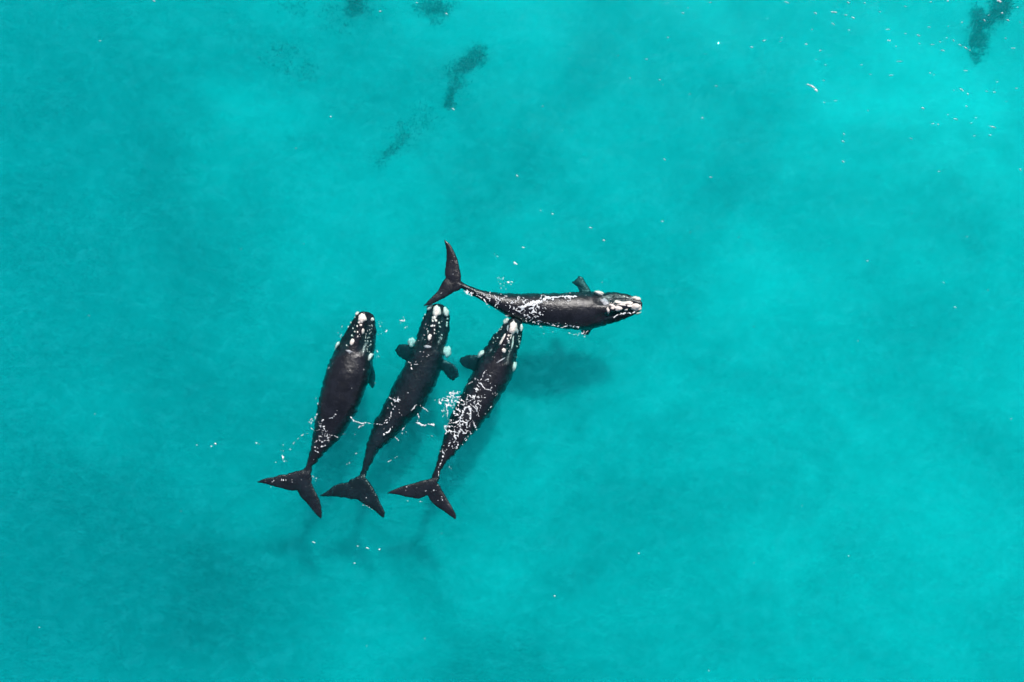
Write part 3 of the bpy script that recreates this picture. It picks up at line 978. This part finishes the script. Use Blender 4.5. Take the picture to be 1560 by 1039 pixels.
spots += [(328, 676, 2.6, 1.6, 20), (322, 680, 1.6, 1.2, 0), (300, 678, 1.2, 1, 0), (920, 366, 2, 1.6, 0), (842, 326, 1.6, 1.4, 0), (788, 268, 3, 1, 50), (690, 166, 3, 1, 30), (504, 178, 1.6, 1.4, 0), (579, 17, 2, 1.4, 0),
          (680, 21, 2.4, 1.2, 30), (560, 835, 3.5, 1.4, 20), (545, 832, 1.5, 1.2, 0), (578, 837, 2, 1.2, 0), (478, 826, 4, .9, 20), (540, 858, 2.6, .9, 0), (845, 908, 1.5, 1.2, 0), (973, 843, 1.5, 1.2, 0), (1455, 468, 2, 1.2, 20),
          (1083, 270, 3, .8, 5), (1070, 180, 2.5, 1, 30), (1005, 122, 2, 1, 10), (985, 90, 2, .8, 10), (1145, 72, 3, 1, 15), (1040, 20, 2, 1, 0), (900, 347, 3.5, .8, 5), (635, 4, 2, 1, 0), (235, 2, 3, 1, 20), (152, 62, 3, .7, 0)]
for _ in range(45):
    x = 1560 - abs(r2.gauss(0, 330))
    y = abs(r2.gauss(0, 170))
    spots.append((x, y, r2.uniform(0.8, 3.0), r2.uniform(0.5, 0.95), r2.uniform(-10, 45)))
for _ in range(28):
    spots.append((r2.uniform(0, 1560), r2.uniform(0, 1039), r2.uniform(0.6, 1.3), r2.uniform(0.5, 0.8), r2.uniform(-20, 60)))
V, F = [], []
for i, (px, py, a, b, rot) in enumerate(spots):
    c = P(px, py)
    g = math.radians(-rot)
    a, b = a * 0.8, b * 0.72
    b0 = len(V)
    n = 10
    zc = float(waves(c.x, c.y))
    V.append((c.x, c.y, zc + 0.05))
    for ring, rr in ((1, 0.6), (2, 1.0)):
        for k in range(n):
            t = 2 * math.pi * k / n
            q = rr * (1 + 0.55 * (r2.random() - 0.5))
            lx, ly = q * a * PX * math.cos(t), q * b * PX * math.sin(t) + 0.25 * b * PX * math.sin(3 * t + i)
            x, y = c.x + lx * math.cos(g) - ly * math.sin(g), c.y + lx * math.sin(g) + ly * math.cos(g)
            V.append((x, y, float(waves(x, y)) + (0.04 if ring == 1 else 0.005)))
    for k in range(n):
        k2 = (k + 1) % n
        F.append((b0, b0 + 1 + k, b0 + 1 + k2))
        F.append((b0 + 1 + k, b0 + 1 + n + k, b0 + 1 + n + k2, b0 + 1 + k2))
fleck_obj = add_obj('foam_glint_flecks', mesh_np('foam_glint_flecks', V, F), M_FOAM)
fleck_obj['kind'] = 'stuff'
fleck_obj['label'] = 'tiny white foam flecks and modelled sun glints scattered over the open turquoise water'
fleck_obj['category'] = 'foam'

# ------------------------------------------------------------------ seagrass on the seabed


def seagrass(label, blobs, n, seed):
    g_ = np.random.default_rng(seed)
    tot = sum(b[4] for b in blobs)
    xs, ys = [], []
    for px, py, rx, ry, wgt, rot in blobs:
        g = math.radians(-rot)
        k = int(n * wgt / tot)
        u, v = g_.normal(0, 0.75, k) * rx * PX, g_.normal(0, 0.75, k) * ry * PX
        c = P(px, py)
        xs.append(c.x + u * math.cos(g) - v * math.sin(g))
        ys.append(c.y + u * math.sin(g) + v * math.cos(g))
    x, y = np.concatenate(xs), np.concatenate(ys)
    k = (CAM_H - seabed_z(x, y)) / CAM_H          # the same spot seen down on the seabed
    x, y = x * k, y * k
    clump = fbm(x * 1.4, y * 1.4, 2, seed + 60)
    ok = clump > g_.uniform(0.2, 0.62, len(x))
    x, y = x[ok], y[ok]
    z = seabed_z(x, y) - 0.03
    m_ = len(x)
    a = g_.uniform(0, 2 * math.pi, m_)
    L = g_.uniform(0.14, 0.32, m_)
    wd = g_.uniform(0.012, 0.022, m_)
    dx, dy = np.cos(a), np.sin(a)
    rows_ = []
    for t, o_ in ((0, 0), (0.55, 0.35), (1.0, 0.85)):
        ww = wd * (1 - 0.6 * t)
        for sgn in (-1, 1):
            rows_.append(np.stack([x + dx * o_ * L - dy * ww * sgn, y + dy * o_ * L + dx * ww * sgn, z + L * (t - 0.35 * t * t)], 1))
    V = np.stack(rows_, 1).reshape(-1, 3)
    b0 = np.arange(m_) * 6
    F = np.concatenate([np.stack([b0, b0 + 1, b0 + 3, b0 + 2], 1), np.stack([b0 + 2, b0 + 3, b0 + 5, b0 + 4], 1)])
    o = add_obj('seagrass_patch', mesh_np('seagrass_patch', V, F), M_GRASS, smooth=False)
    o['kind'] = 'stuff'
    o['label'] = label
    o['category'] = 'seagrass'
    return o


seagrass('dark crooked seagrass patch on the pale seabed beyond the crossing whale',
         [(725, 87, 10, 14, 5, 40), (710, 99, 16, 8, 5, -25), (697, 112, 12, 12, 3.4, 0), (688, 142, 5, 8, 2.6, 10), (686, 158, 6, 6, 2.2, 0), (698, 125, 10, 14, 1.2, 20)], 2200, 1)
seagrass('dark forked seagrass patch under the speckled water far from the whales',
         [(1525, 8, 12, 10, 5, 0), (1516, 22, 12, 10, 6, -30), (1496, 28, 16, 12, 7, -20), (1492, 48, 11, 18, 6, 0), (1487, 70, 10, 10, 3.5, 0), (1480, 84, 10, 8, 2.6, 20)], 5000, 2)
seagrass('small dense dark seagrass clump beside a wider faint one',
         [(543, 3, 12, 12, 5, 0), (533, 22, 8, 18, 2.4, 20), (555, 18, 20, 10, 1, 20)], 1200, 3)
seagrass('wide faint seagrass clump in pale turquoise water',
         [(655, 9, 22, 10, 4, 0), (668, 14, 18, 8, 3, 0), (655, 30, 14, 5, 1, 20)], 800, 4)
seagrass('thin straggling seagrass trail leading off the crooked patch',
         [(632, 185, 26, 18, 4, -20), (608, 218, 14, 10, 3, -35), (590, 235, 12, 8, 1.6, -30), (578, 248, 10, 8, 1, -30)], 750, 5)
seagrass('sparse pale seagrass scatter on the sand, thinnest of the patches',
         [(432, 82, 22, 18, 4, 0), (450, 105, 30, 14, 3, 10), (445, 10, 20, 12, 1.5, 0), (500, 30, 14, 18, 1.5, 0)], 700, 6)
print('faces', [w['nf'] for w in WH], 'foam', len(foam.data.polygons))
